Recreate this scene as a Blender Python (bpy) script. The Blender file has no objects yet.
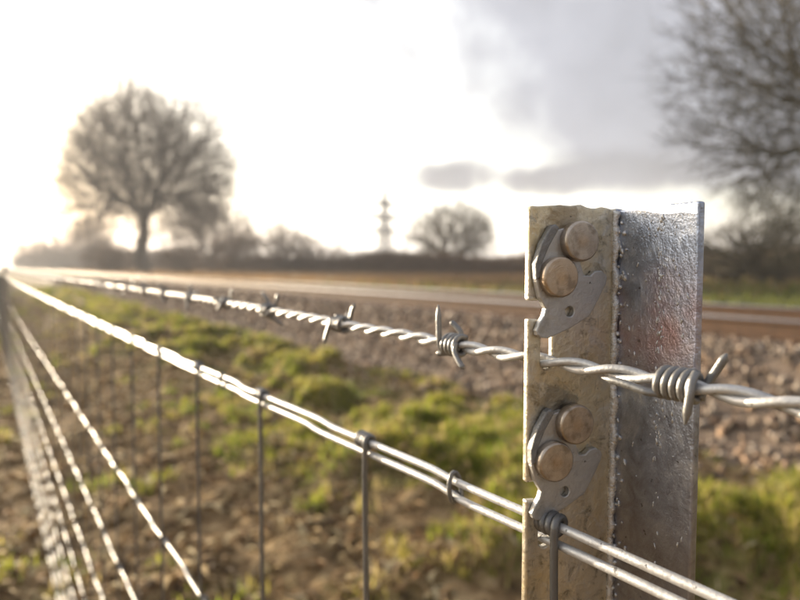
import bpy, bmesh, math
import numpy as np
from mathutils import Vector, Matrix

scene = bpy.context.scene
COL = scene.collection
R = math.radians
CAM_H = 1.10

# ------------------------------------------------------------------ camera
cam_data = bpy.data.cameras.new("camera")
cam = bpy.data.objects.new("camera", cam_data)
COL.objects.link(cam)
cam.location = (0, 0, CAM_H)
cam.rotation_euler = (R(90 - 3.04), 0, R(-33.71))
cam_data.sensor_width = 36.0
cam_data.lens = 27.99
cam_data.clip_start = 0.01
cam_data.clip_end = 3000
cam_data.dof.use_dof = True
cam_data.dof.focus_distance = 0.205
cam_data.dof.aperture_fstop = 9.4
cam_data.dof.aperture_blades = 0
scene.camera = cam

# ------------------------------------------------------------------ light
SUN_AZ, SUN_EL = R(-13), R(7.5)          # azimuth measured from +Y towards +X
SUN_DIR = Vector((math.sin(SUN_AZ) * math.cos(SUN_EL), math.cos(SUN_AZ) * math.cos(SUN_EL), math.sin(SUN_EL)))
sun_data = bpy.data.lights.new("sun", 'SUN')
sun_data.energy = 5.0
sun_data.angle = R(0.6)
sun_data.color = (1.0, 0.85, 0.64)
sun = bpy.data.objects.new("sun", sun_data)
COL.objects.link(sun)
sun.rotation_euler = (-SUN_DIR).to_track_quat('-Z', 'Y').to_euler()
sun.location = (0, 0, 30)

world = bpy.data.worlds.new("World")
scene.world = world
world.use_nodes = True
wt = world.node_tree
wt.nodes.clear()


def N(tree, kind, **kw):
    n = tree.nodes.new(kind)
    for k, v in kw.items():
        setattr(n, k, v)
    return n


def M_(tree, op, a, b=None, c=None):
    n = tree.nodes.new('ShaderNodeMath')
    n.operation = op
    for i, v in enumerate((a, b, c)):
        if v is None:
            continue
        if isinstance(v, (int, float)):
            n.inputs[i].default_value = v
        else:
            tree.links.new(v, n.inputs[i])
    return n.outputs[0]


def smooth(tree, v, lo, hi, out_lo=0.0, out_hi=1.0):
    n = tree.nodes.new('ShaderNodeMapRange')
    n.interpolation_type = 'SMOOTHSTEP'
    n.inputs['From Min'].default_value = lo
    n.inputs['From Max'].default_value = hi
    n.inputs['To Min'].default_value = out_lo
    n.inputs['To Max'].default_value = out_hi
    tree.links.new(v, n.inputs['Value'])
    return n.outputs['Result']


def build_world(t):
    L = t.links.new
    tc = N(t, 'ShaderNodeTexCoord')
    sep = N(t, 'ShaderNodeSeparateXYZ')
    L(tc.outputs['Generated'], sep.inputs[0])
    x, y, z = sep.outputs
    sky = N(t, 'ShaderNodeTexSky', sky_type='NISHITA', sun_disc=False)
    sky.sun_elevation = SUN_EL
    sky.sun_rotation = SUN_AZ
    sky.air_density = 1.3
    sky.dust_density = 3.0
    bg_sky = N(t, 'ShaderNodeBackground')
    L(sky.outputs[0], bg_sky.inputs[0])
    bg_sky.inputs[1].default_value = 0.06
    # thin bright veil of high cloud, brighter towards the sun
    dot = N(t, 'ShaderNodeVectorMath', operation='DOT_PRODUCT')
    L(tc.outputs['Generated'], dot.inputs[0])
    dot.inputs[1].default_value = SUN_DIR
    veil = smooth(t, dot.outputs['Value'], -0.15, 1.0, 0.10, 0.72)
    bg_veil = N(t, 'ShaderNodeBackground')
    bg_veil.inputs[0].default_value = (1.0, 0.985, 0.95, 1)
    L(veil, bg_veil.inputs[1])
    add = N(t, 'ShaderNodeAddShader')
    L(bg_sky.outputs[0], add.inputs[0])
    L(bg_veil.outputs[0], add.inputs[1])
    # cloud layer, laid out on a flat sheet overhead
    zc = M_(t, 'MAXIMUM', z, 0.03)
    u = M_(t, 'DIVIDE', x, zc)
    v = M_(t, 'DIVIDE', y, zc)
    comb = N(t, 'ShaderNodeCombineXYZ')
    L(u, comb.inputs[0]); L(v, comb.inputs[1])
    noise = N(t, 'ShaderNodeTexNoise')
    noise.inputs['Scale'].default_value = 0.55
    noise.inputs['Detail'].default_value = 5
    noise.inputs['Roughness'].default_value = 0.5
    L(comb.outputs[0], noise.inputs['Vector'])
    nz = M_(t, 'SUBTRACT', noise.outputs[0], 0.5)
    nb_ = N(t, 'ShaderNodeTexNoise')
    nb_.inputs['Scale'].default_value = 4.5
    nb_.inputs['Detail'].default_value = 4
    L(tc.outputs['Generated'], nb_.inputs['Vector'])
    n2d = M_(t, 'SUBTRACT', nb_.outputs[0], 0.5)
    deck = M_(t, 'ADD', M_(t, 'SUBTRACT', M_(t, 'MULTIPLY', u, 0.62), v), 1.68)
    deck = M_(t, 'ADD', deck, M_(t, 'MULTIPLY', n2d, 2.6))
    deck = smooth(t, deck, -0.35, 0.85)
    du = M_(t, 'SUBTRACT', u, 5.75)
    dv = M_(t, 'SUBTRACT', v, 4.9)
    a = M_(t, 'ADD', M_(t, 'MULTIPLY', du, 0.45), M_(t, 'MULTIPLY', dv, -0.55))
    b = M_(t, 'ADD', M_(t, 'MULTIPLY', du, 0.55), M_(t, 'MULTIPLY', dv, 0.55))
    d2 = M_(t, 'ADD', M_(t, 'POWER', M_(t, 'DIVIDE', a, 1.6), 2.0), M_(t, 'POWER', M_(t, 'DIVIDE', b, 1.5), 2.0))
    n2 = N(t, 'ShaderNodeTexNoise')
    n2.inputs['Scale'].default_value = 10.0
    n2.inputs['Detail'].default_value = 6
    L(tc.outputs['Generated'], n2.inputs['Vector'])
    nd = M_(t, 'SUBTRACT', n2.outputs[0], 0.5)
    tongue = M_(t, 'ADD', M_(t, 'SUBTRACT', 1.0, d2), M_(t, 'MULTIPLY', nd, 2.1))
    tongue = smooth(t, tongue, -0.35, 0.75)
    mask = M_(t, 'MAXIMUM', deck, tongue)
    gap = smooth(t, M_(t, 'ADD', z, M_(t, 'MULTIPLY', nd, 0.09)), 0.08, 0.13)
    mask = M_(t, 'MULTIPLY', mask, gap)
    mask = M_(t, 'MULTIPLY', mask, 0.97)
    tone = M_(t, 'ADD', M_(t, 'MULTIPLY', n2d, -0.22), 0.18)
    tone = M_(t, 'SUBTRACT', tone, M_(t, 'MULTIPLY', tongue, 0.055))
    bg_c = N(t, 'ShaderNodeBackground')
    bg_c.inputs[0].default_value = (0.94, 0.97, 1.10, 1)
    L(tone, bg_c.inputs[1])
    mix = N(t, 'ShaderNodeMixShader')
    L(mask, mix.inputs[0]); L(add.outputs[0], mix.inputs[1]); L(bg_c.outputs[0], mix.inputs[2])
    out = N(t, 'ShaderNodeOutputWorld')
    L(mix.outputs[0], out.inputs['Surface'])


build_world(wt)

scene.view_settings.view_transform = 'Standard'
scene.view_settings.look = 'None'
scene.view_settings.exposure = 1.6
scene.view_settings.gamma = 1.0
scene.view_settings.use_curve_mapping = False
scene.render.engine = 'CYCLES'
scene.cycles.use_denoising = True
scene.cycles.use_adaptive_sampling = True
scene.cycles.adaptive_threshold = 0.02
scene.cycles.max_bounces = 6
scene.cycles.diffuse_bounces = 3
scene.cycles.glossy_bounces = 4
scene.cycles.transmission_bounces = 3
scene.cycles.volume_bounces = 0
scene.cycles.sample_clamp_indirect = 6.0
scene.cycles.caustics_reflective = False
scene.cycles.caustics_refractive = False

rng = np.random.default_rng(7)


# ------------------------------------------------------------------ helpers
def link(name, me, mats, parent=None, loc=None, smooth_shade=False):
    o = bpy.data.objects.new(name, me)
    COL.objects.link(o)
    for m in (mats if isinstance(mats, (list, tuple)) else [mats]):
        if m is not None:
            me.materials.append(m)
    if parent is not None:
        o.parent = parent
    if loc is not None:
        o.location = loc
    if smooth_shade:
        me.polygons.foreach_set('use_smooth', np.ones(len(me.polygons), dtype=bool))
    return o


def share(name, me, parent=None, loc=None):
    o = bpy.data.objects.new(name, me)
    COL.objects.link(o)
    o.parent = parent
    if loc is not None:
        o.location = loc
    return o


def empty(name, loc=(0, 0, 0), rz=0.0):
    o = bpy.data.objects.new(name, None)
    COL.objects.link(o)
    o.location = loc
    o.rotation_euler = (0, 0, rz)
    o.empty_display_size = 0.05
    return o


def tag(o, label=None, cat=None, group=None, kind=None):
    if label: o['label'] = label
    if cat: o['category'] = cat
    if group: o['group'] = group
    if kind: o['kind'] = kind
    return o


def mesh_np(name, verts, faces):
    """verts (n,3), faces (m,k) with constant k"""
    me = bpy.data.meshes.new(name)
    verts = np.asarray(verts, dtype=np.float32)
    faces = np.asarray(faces, dtype=np.int32)
    k = faces.shape[1]
    me.vertices.add(len(verts)); me.vertices.foreach_set('co', verts.ravel())
    me.loops.add(faces.size); me.loops.foreach_set('vertex_index', faces.ravel())
    me.polygons.add(len(faces))
    me.polygons.foreach_set('loop_start', np.arange(0, faces.size, k, dtype=np.int32))
    me.update(calc_edges=True)
    return me


def vcol(me, per_vert, name='tint'):
    a = me.attributes.new(name, 'FLOAT_COLOR', 'POINT')
    c = np.ones((len(me.vertices), 4), dtype=np.float32)
    c[:, :per_vert.shape[1]] = per_vert
    a.data.foreach_set('color', c.ravel())


class Tubes:
    """smooth swept tubes; triangles/quads kept as quads (caps are degenerate fans)"""
    def __init__(self):
        self.v, self.f, self.n = [], [], 0

    def add(self, pts, rad, sides=8, cap=True):
        p = np.asarray(pts, dtype=float)
        n = len(p)
        r = np.full(n, rad) if np.isscalar(rad) else np.asarray(rad, dtype=float)
        t = np.gradient(p, axis=0)
        t /= np.linalg.norm(t, axis=1)[:, None] + 1e-12
        a = np.array([0, 0, 1.0]) if abs(t[0, 2]) < 0.9 else np.array([1.0, 0, 0])
        u = np.cross(t[0], a); u /= np.linalg.norm(u)
        U = np.zeros((n, 3)); U[0] = u
        for i in range(1, n):
            u = u - t[i] * (u @ t[i]); u /= np.linalg.norm(u) + 1e-12
            U[i] = u
        W = np.cross(t, U)
        ang = np.linspace(0, 2 * np.pi, sides, endpoint=False)
        ring = (U[:, None, :] * np.cos(ang)[None, :, None] + W[:, None, :] * np.sin(ang)[None, :, None]) * r[:, None, None] + p[:, None, :]
        base = self.n
        self.v.append(ring.reshape(-1, 3)); self.n += n * sides
        i = np.arange(n - 1)[:, None] * sides
        j = np.arange(sides)[None, :]
        j2 = (j + 1) % sides
        q = np.stack([i + j, i + j2, i + sides + j2, i + sides + j], axis=-1).reshape(-1, 4) + base
        self.f.append(q)
        if cap:
            for k0, ix, flip in ((0, 0, True), (n - 1, n - 1, False)):
                self.v.append(p[ix][None]); c = self.n; self.n += 1
                jj = np.arange(sides); b2 = base + k0 * sides
                A, B = b2 + jj, b2 + (jj + 1) % sides
                if flip: A, B = B, A
                # quads made of centre + three rim points are avoided: split rim in pairs
                if sides % 2 == 0:
                    e = np.arange(0, sides, 2)
                    r0, r1, r2 = b2 + e, b2 + (e + 1) % sides, b2 + (e + 2) % sides
                    qq = np.stack([np.full(len(e), c), r0, r1, r2], -1)
                    if flip: qq = qq[:, ::-1]
                    self.f.append(qq)

    def build(self, name, mat, parent=None, smooth_shade=True):
        me = mesh_np(name, np.concatenate(self.v), np.concatenate(self.f))
        return link(name, me, mat, parent, smooth_shade=smooth_shade)


def frusta(P0, P1, r0, r1, sides=3):
    """many straight tapered tubes at once -> verts, quads"""
    d = P1 - P0
    L = np.linalg.norm(d, axis=1)[:, None] + 1e-9
    t = d / L
    a = np.where(np.abs(t[:, 2:3]) < 0.9, np.array([[0, 0, 1.0]]), np.array([[1.0, 0, 0]]))
    u = np.cross(t, a); u /= np.linalg.norm(u, axis=1)[:, None]
    w = np.cross(t, u)
    ang = np.linspace(0, 2 * np.pi, sides, endpoint=False)
    ring = u[:, None, :] * np.cos(ang)[None, :, None] + w[:, None, :] * np.sin(ang)[None, :, None]
    A = P0[:, None, :] + ring * r0[:, None, None]
    B = P1[:, None, :] + ring * r1[:, None, None]
    V = np.concatenate([A, B], axis=1).reshape(-1, 3)
    n = len(P0)
    j = np.arange(sides); j2 = (j + 1) % sides
    q = np.stack([j, j2, sides + j2, sides + j], -1)
    F = (np.arange(n)[:, None, None] * (2 * sides) + q[None]).reshape(-1, 4)
    return V, F


_lat = {}
def vnoise(x, y, seed=0):
    if seed not in _lat:
        _lat[seed] = np.random.default_rng(1000 + seed).random((256, 256))
    g = _lat[seed]
    x = np.asarray(x, dtype=float); y = np.asarray(y, dtype=float)
    xi = np.floor(x).astype(int); yi = np.floor(y).astype(int)
    fx, fy = x - xi, y - yi
    fx = fx * fx * (3 - 2 * fx); fy = fy * fy * (3 - 2 * fy)
    a = g[xi % 256, yi % 256]; b = g[(xi + 1) % 256, yi % 256]
    c = g[xi % 256, (yi + 1) % 256]; d = g[(xi + 1) % 256, (yi + 1) % 256]
    return (a * (1 - fx) + b * fx) * (1 - fy) + (c * (1 - fx) + d * fx) * fy


def fbm(x, y, oct=4, seed=0):
    s = 0; amp = 1; tot = 0
    for k in range(oct):
        s = s + amp * vnoise(x * 2 ** k + 17.3 * k, y * 2 ** k - 9.1 * k, seed + k); tot += amp; amp *= 0.5
    return s / tot


def sstep(v, a, b):
    t = np.clip((v - a) / (b - a), 0, 1)
    return t * t * (3 - 2 * t)


# ------------------------------------------------------------------ materials
def new_mat(name):
    m = bpy.data.materials.new(name)
    m.use_nodes = True
    t = m.node_tree
    b = t.nodes['Principled BSDF']
    return m, t, b


def ramp(t, fac, stops):
    n = t.nodes.new('ShaderNodeValToRGB')
    el = n.color_ramp.elements
    while len(el) < len(stops):
        el.new(0.5)
    for e, (p, c) in zip(el, stops):
        e.position = p
        e.color = (*c, 1)
    t.links.new(fac, n.inputs[0])
    return n.outputs[0]


def tex_noise(t, vec, scale, detail=4, rough=0.55, dist=0.0):
    n = t.nodes.new('ShaderNodeTexNoise')
    n.inputs['Scale'].default_value = scale
    n.inputs['Detail'].default_value = detail
    n.inputs['Roughness'].default_value = rough
    n.inputs['Distortion'].default_value = dist
    if vec is not None:
        t.links.new(vec, n.inputs['Vector'])
    return n.outputs[0]


def mixc(t, fac, a, b, mode='MIX'):
    n = t.nodes.new('ShaderNodeMix')
    n.data_type = 'RGBA'; n.blend_type = mode
    if isinstance(fac, (int, float)): n.inputs[0].default_value = fac
    else: t.links.new(fac, n.inputs[0])
    for i, v in ((6, a), (7, b)):
        if isinstance(v, tuple): n.inputs[i].default_value = (*v, 1)
        else: t.links.new(v, n.inputs[i])
    return n.outputs[2]


def bump(t, b, height, strength, dist, prev=None):
    n = t.nodes.new('ShaderNodeBump')
    n.inputs['Strength'].default_value = strength
    n.inputs['Distance'].default_value = dist
    t.links.new(height, n.inputs['Height'])
    if prev is not None:
        t.links.new(prev, n.inputs['Normal'])
    t.links.new(n.outputs[0], b.inputs['Normal'])
    return n.outputs[0]


def galvanised(name, warm=0.0, base=0.62, rough=0.42, lumps=0.5, stain=True, metal=0.85):
    m, t, b = new_mat(name)
    co = N(t, 'ShaderNodeTexCoord').outputs['Object']
    big = tex_noise(t, co, 60, 4)
    fine = tex_noise(t, co, 900, 5, 0.65)
    vor = N(t, 'ShaderNodeTexVoronoi'); vor.inputs['Scale'].default_value = 190
    t.links.new(co, vor.inputs['Vector'])
    c = ramp(t, big, [(0.3, (base * 0.82, base * 0.81, base * 0.79)), (0.7, (base, base * 0.985, base * 0.96))])
    spangle = ramp(t, vor.outputs['Color'], [(0.0, (0.86, 0.86, 0.86)), (1.0, (1, 1, 1))])
    c = mixc(t, 0.7, c, spangle, 'MULTIPLY')
    if stain:
        st = tex_noise(t, co, 45, 6, 0.7, 0.6)
        st = ramp(t, st, [(0.56, (0, 0, 0)), (0.72, (1, 1, 1))])
        c = mixc(t, M_(t, 'MULTIPLY', st, 0.45), c, (0.16, 0.125, 0.075))
        sp = tex_noise(t, co, 420, 2, 0.5)
        sp = ramp(t, sp, [(0.70, (0, 0, 0)), (0.74, (1, 1, 1))])
        c = mixc(t, M_(t, 'MULTIPLY', sp, 0.75), c, (0.05, 0.045, 0.04))
    t.links.new(c, b.inputs['Base Color'])
    b.inputs['Metallic'].default_value = metal
    r = ramp(t, fine, [(0.3, (rough - 0.1,) * 3), (0.7, (rough + 0.12,) * 3)])
    t.links.new(r, b.inputs['Roughness'])
    h = M_(t, 'ADD', M_(t, 'MULTIPLY', tex_noise(t, co, 260, 5, 0.6), 1.0), M_(t, 'MULTIPLY', fine, 0.35))
    bump(t, b, h, lumps, 0.0012)
    return m


def post_material():
    """galvanised angle: two faces told apart by zinc runs and by reflections painted into their colour"""
    m, t, b = new_mat('galvanised_post_zinc')
    co = N(t, 'ShaderNodeTexCoord').outputs['Object']
    sep = N(t, 'ShaderNodeSeparateXYZ'); t.links.new(co, sep.inputs[0])
    ox, oy, oz = sep.outputs
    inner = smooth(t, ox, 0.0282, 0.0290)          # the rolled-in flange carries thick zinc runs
    big = tex_noise(t, co, 55, 4, 0.6)
    fine = tex_noise(t, co, 1100, 4, 0.6)
    zinc = ramp(t, big, [(0.3, (0.60, 0.57, 0.51)), (0.72, (0.74, 0.71, 0.64))])
    ochre_reflection = tex_noise(t, co, 28, 5, 0.65, 0.8)
    ochre_reflection = ramp(t, ochre_reflection, [(0.38, (0, 0, 0)), (0.66, (1, 1, 1))])
    flange_a = mixc(t, M_(t, 'ADD', M_(t, 'MULTIPLY', ochre_reflection, 0.6), 0.1), zinc, (0.72, 0.57, 0.29))  # warm reflection of sunlit ground, mixed into the face colour
    grime = tex_noise(t, co, 150, 6, 0.7, 0.5)
    flange_a = mixc(t, M_(t, 'MULTIPLY', smooth(t, grime, 0.50, 0.68), 0.7), flange_a, (0.20, 0.17, 0.12))
    white = tex_noise(t, co, 90, 6, 0.72, 1.0)
    flange_a = mixc(t, M_(t, 'MULTIPLY', smooth(t, white, 0.52, 0.68), 0.5), flange_a, (0.74, 0.74, 0.72))
    scr = N(t, 'ShaderNodeMapping'); scr.inputs['Scale'].default_value = (1, 1, 0.06); scr.inputs['Rotation'].default_value = (0, R(12), 0)
    t.links.new(co, scr.inputs['Vector'])
    scratch = tex_noise(t, scr.outputs[0], 1500, 2, 0.5)
    flange_a = mixc(t, M_(t, 'MULTIPLY', smooth(t, scratch, 0.66, 0.72), 0.5), flange_a, (0.30, 0.27, 0.21))
    # one dark and one brown patch around the clips
    for (uu, zz_, rr_, am, cc) in ((0.004, -0.0485, 0.010, 0.55, (0.10, 0.105, 0.115)), (0.006, 0.0165, 0.008, 0.55, (0.22, 0.15, 0.08))):
        vd = N(t, 'ShaderNodeVectorMath', operation='DISTANCE')
        t.links.new(co, vd.inputs[0]); vd.inputs[1].default_value = (uu, 0, CAM_H + zz_)
        dd = M_(t, 'ADD', vd.outputs['Value'], M_(t, 'MULTIPLY', M_(t, 'SUBTRACT', grime, 0.5), 0.02))
        flange_a = mixc(t, smooth(t, dd, rr_ * 0.5, rr_, am, 0.0), flange_a, cc)
    red_reflection = tex_noise(t, co, 34, 3, 0.5, 0.3)
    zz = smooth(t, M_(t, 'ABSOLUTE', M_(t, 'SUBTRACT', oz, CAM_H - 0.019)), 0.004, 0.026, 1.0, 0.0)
    red_reflection = M_(t, 'MULTIPLY', smooth(t, red_reflection, 0.36, 0.66), M_(t, 'MULTIPLY', zz, 0.62))  # reddish reflection of the surroundings, painted as a band on this flange
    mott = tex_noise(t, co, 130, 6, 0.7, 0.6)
    zb = ramp(t, mott, [(0.32, (0.25, 0.28, 0.35)), (0.52, (0.42, 0.47, 0.58)), (0.7, (0.62, 0.66, 0.74))])  # bluish sky reflection tinted into the zinc colour
    flange_b = mixc(t, red_reflection, zb, (0.42, 0.19, 0.13))
    low = smooth(t, M_(t, 'ADD', oz, M_(t, 'MULTIPLY', mott, 0.03)), CAM_H - 0.075, CAM_H - 0.02, 0.5, 0.0)
    flange_b = mixc(t, low, flange_b, (0.25, 0.20, 0.165))  # reflected dark ground painted over the lower part
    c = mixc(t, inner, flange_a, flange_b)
    sp = tex_noise(t, co, 380, 2, 0.5)
    sp = ramp(t, sp, [(0.69, (0, 0, 0)), (0.74, (1, 1, 1))])
    c = mixc(t, M_(t, 'MULTIPLY', sp, 0.7), c, (0.06, 0.05, 0.04))
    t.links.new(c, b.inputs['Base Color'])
    b.inputs['Metallic'].default_value = 0.9
    rr = M_(t, 'ADD', M_(t, 'MULTIPLY', inner, -0.12), M_(t, 'MULTIPLY', fine, 0.2))
    t.links.new(M_(t, 'ADD', rr, 0.34), b.inputs['Roughness'])
    runs = N(t, 'ShaderNodeMapping'); runs.inputs['Scale'].default_value = (1, 1, 0.55)
    t.links.new(co, runs.inputs['Vector'])
    up_ = smooth(t, oz, CAM_H - 0.075, CAM_H + 0.0, 0.45, 1.0)
    h_b = M_(t, 'MULTIPLY', M_(t, 'ADD', tex_noise(t, runs.outputs[0], 480, 5, 0.65, 0.2), M_(t, 'MULTIPLY', tex_noise(t, co, 1300, 3, 0.6), 0.5)), up_)
    h_a = tex_noise(t, co, 240, 4, 0.55)
    pit = tex_noise(t, co, 700, 3, 0.6)
    h = M_(t, 'ADD', M_(t, 'MULTIPLY', h_a, M_(t, 'SUBTRACT', 1.0, inner)), M_(t, 'MULTIPLY', M_(t, 'MULTIPLY', h_b, 0.75), inner))
    h = M_(t, 'ADD', h, M_(t, 'MULTIPLY', pit, 0.3))
    bump(t, b, h, 0.5, 0.0011)
    return m


def rivet_material():
    m, t, b = new_mat('turned_rivet_steel')
    co = N(t, 'ShaderNodeTexCoord').outputs['Object']
    w = N(t, 'ShaderNodeTexWave', wave_type='RINGS', rings_direction='Y')
    w.inputs['Scale'].default_value = 420; w.inputs['Distortion'].default_value = 1.2
    w.inputs['Detail'].default_value = 2; w.inputs['Detail Scale'].default_value = 2.0
    t.links.new(co, w.inputs['Vector'])
    big = tex_noise(t, co, 260, 4, 0.6)
    c = ramp(t, big, [(0.3, (0.40, 0.33, 0.265)), (0.7, (0.62, 0.545, 0.46))])
    # worn orange centre of each head
    d = N(t, 'ShaderNodeVectorMath', operation='LENGTH')
    mp = N(t, 'ShaderNodeMapping'); mp.inputs['Scale'].default_value = (1, 0, 1)
    t.links.new(co, mp.inputs['Vector']); t.links.new(mp.outputs[0], d.inputs[0])
    oi = N(t, 'ShaderNodeObjectInfo')
    c = mixc(t, M_(t, 'MULTIPLY', oi.outputs['Random'], 0.5), c, (0.55, 0.40, 0.26))
    gr = N(t, 'ShaderNodeTexNoise'); gr.noise_dimensions = '4D'; gr.inputs['Scale'].default_value = 210; gr.inputs['Detail'].default_value = 6
    t.links.new(co, gr.inputs['Vector']); t.links.new(M_(t, 'MULTIPLY', oi.outputs['Random'], 40.0), gr.inputs['W'])
    c = mixc(t, M_(t, 'MULTIPLY', smooth(t, gr.outputs[0], 0.5, 0.66), 0.6), c, (0.20, 0.16, 0.12))
    cen = smooth(t, d.outputs['Value'], 0.0005, 0.0035, 0.35, 0.0)
    c = mixc(t, cen, c, (0.60, 0.40, 0.22))
    t.links.new(c, b.inputs['Base Color'])
    b.inputs['Metallic'].default_value = 0.85
    b.inputs['Roughness'].default_value = 0.36
    h = M_(t, 'ADD', M_(t, 'MULTIPLY', w.outputs['Fac'], 0.1), tex_noise(t, co, 900, 4, 0.6))
    bump(t, b, h, 0.35, 0.0004)
    return m


def simple(name, col, rough=0.8, metallic=0.0, scale=40, var=0.35, bump_s=0.3, bump_d=0.005):
    m, t, b = new_mat(name)
    co = N(t, 'ShaderNodeTexCoord').outputs['Object']
    n = tex_noise(t, co, scale, 5, 0.6)
    lo = tuple(v * (1 - var) for v in col); hi = tuple(min(1, v * (1 + var)) for v in col)
    t.links.new(ramp(t, n, [(0.3, lo), (0.7, hi)]), b.inputs['Base Color'])
    b.inputs['Roughness'].default_value = rough
    b.inputs['Metallic'].default_value = metallic
    if bump_s:
        bump(t, b, n, bump_s, bump_d)
    return m


def tinted(name, rough=0.7, translucent=0.0, spec=0.3):
    m, t, b = new_mat(name)
    a = N(t, 'ShaderNodeAttribute'); a.attribute_name = 'tint'
    t.links.new(a.outputs['Color'], b.inputs['Base Color'])
    b.inputs['Roughness'].default_value = rough
    b.inputs['Specular IOR Level'].default_value = spec
    if translucent:
        tr = N(t, 'ShaderNodeBsdfTranslucent')
        t.links.new(a.outputs['Color'], tr.inputs['Color'])
        mx = N(t, 'ShaderNodeMixShader'); mx.inputs[0].default_value = translucent
        t.links.new(b.outputs[0], mx.inputs[1]); t.links.new(tr.outputs[0], mx.inputs[2])
        t.links.new(mx.outputs[0], t.nodes['Material Output'].inputs['Surface'])
    return m


def ground_material():
    m, t, b = new_mat('rough_soil_and_turf')
    geo = N(t, 'ShaderNodeNewGeometry').outputs['Position']
    sep = N(t, 'ShaderNodeSeparateXYZ'); t.links.new(geo, sep.inputs[0])
    x, y, z = sep.outputs
    n1 = tex_noise(t, geo, 9, 6, 0.65)
    soil = ramp(t, n1, [(0.3, (0.045, 0.028, 0.014)), (0.48, (0.20, 0.128, 0.06)), (0.64, (0.46, 0.33, 0.175))])
    n2 = tex_noise(t, geo, 26, 5, 0.65)
    turf = ramp(t, n2, [(0.3, (0.07, 0.085, 0.017)), (0.55, (0.15, 0.155, 0.035)), (0.75, (0.26, 0.21, 0.09))])
    n3 = tex_noise(t, geo, 1.7, 4, 0.6)
    near = smooth(t, M_(t, 'ADD', x, M_(t, 'MULTIPLY', M_(t, 'SUBTRACT', n3, 0.5), 3.2)), 1.0, 2.3)
    green = M_(t, 'MULTIPLY', M_(t, 'MULTIPLY', near, smooth(t, n3, 0.40, 0.60)), 0.8)
    c = mixc(t, green, soil, turf)
    # the field across the line: dry grass further up, green pasture abreast of the post
    n4 = tex_noise(t, geo, 0.12, 4, 0.6)
    field = mixc(t, smooth(t, M_(t, 'ADD', y, M_(t, 'MULTIPLY', n4, 10.0)), 15, 26), (0.125, 0.135, 0.030), (0.21, 0.14, 0.075))
    field = mixc(t, M_(t, 'MULTIPLY', n2, 0.5), field, (0.12, 0.10, 0.05))
    c = mixc(t, smooth(t, x, 7.6, 8.6), c, field)
    far = smooth(t, x, -30, -6, 1.0, 0.0)
    c = mixc(t, far, c, (0.17, 0.135, 0.07))
    t.links.new(c, b.inputs['Base Color'])
    b.inputs['Roughness'].default_value = 0.95
    b.inputs['Specular IOR Level'].default_value = 0.15
    bump(t, b, M_(t, 'ADD', n1, n2), 0.7, 0.03)
    return m


def rail_material():
    m, t, b = new_mat('rusty_rail_side')
    co = N(t, 'ShaderNodeTexCoord').outputs['Object']
    n = tex_noise(t, co, 30, 5, 0.6)
    t.links.new(ramp(t, n, [(0.3, (0.05, 0.026, 0.014)), (0.7, (0.13, 0.068, 0.034))]), b.inputs['Base Color'])
    b.inputs['Roughness'].default_value = 0.85
    bump(t, b, n, 0.3, 0.004)
    return m


MAT_WIRE = galvanised('galvanised_wire', base=0.66, rough=0.42, lumps=0.35, stain=True, metal=0.45)
MAT_LINE = galvanised('weathered_line_wire', base=0.62, rough=0.45, lumps=0.3, stain=False, metal=0.5)
MAT_BARB = galvanised('galvanised_barb_wire', base=0.27, rough=0.36, lumps=0.3, stain=False, metal=0.5)
MAT_STAY = galvanised('galvanised_stay_wire', base=0.2, rough=0.4, lumps=0.3, stain=False, metal=0.6)
MAT_CLIP = galvanised('grey_clip_zinc', base=0.6, rough=0.46, lumps=0.3)
MAT_CLIP_DARK = galvanised('dark_weathered_zinc', base=0.33, rough=0.6, lumps=0.7)
MAT_POST = post_material()
MAT_BEAD = galvanised('zinc_run', base=0.7, rough=0.28, lumps=0.8, stain=False, metal=0.7)
MAT_RIVET = rivet_material()
MAT_GROUND = ground_material()
MAT_BLADE = tinted('grass_blade', 0.5, 0.62)
MAT_LITTER = tinted('dry_litter', 0.85, 0.2)
MAT_STONE = tinted('ballast_stone', 0.85, 0.0)
MAT_BALLAST = simple('ballast_fines', (0.17, 0.125, 0.09), 0.95, scale=25, var=0.5, bump_s=0.8, bump_d=0.02)
MAT_RAIL = rail_material()
MAT_RAILTOP = simple('polished_rail_top', (0.72, 0.68, 0.62), 0.15, 1.0, scale=60, var=0.08, bump_s=0.05, bump_d=0.001)
MAT_SLEEPER = simple('weathered_sleeper', (0.22, 0.17, 0.125), 0.9, scale=18)
MAT_BARK = simple('bare_branch_bark', (0.115, 0.092, 0.072), 0.9, scale=6, bump_d=0.02)
MAT_BARK_OLIVE = simple('olive_twig_bark', (0.105, 0.088, 0.055), 0.9, scale=6, bump_d=0.02)
MAT_SCRUB = simple('brown_scrub_twigs', (0.17, 0.108, 0.062), 0.9, scale=3, bump_s=0)
MAT_PYLON = simple('pylon_steel', (0.16, 0.18, 0.20), 0.6, 0.4, scale=2, bump_s=0)


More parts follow.
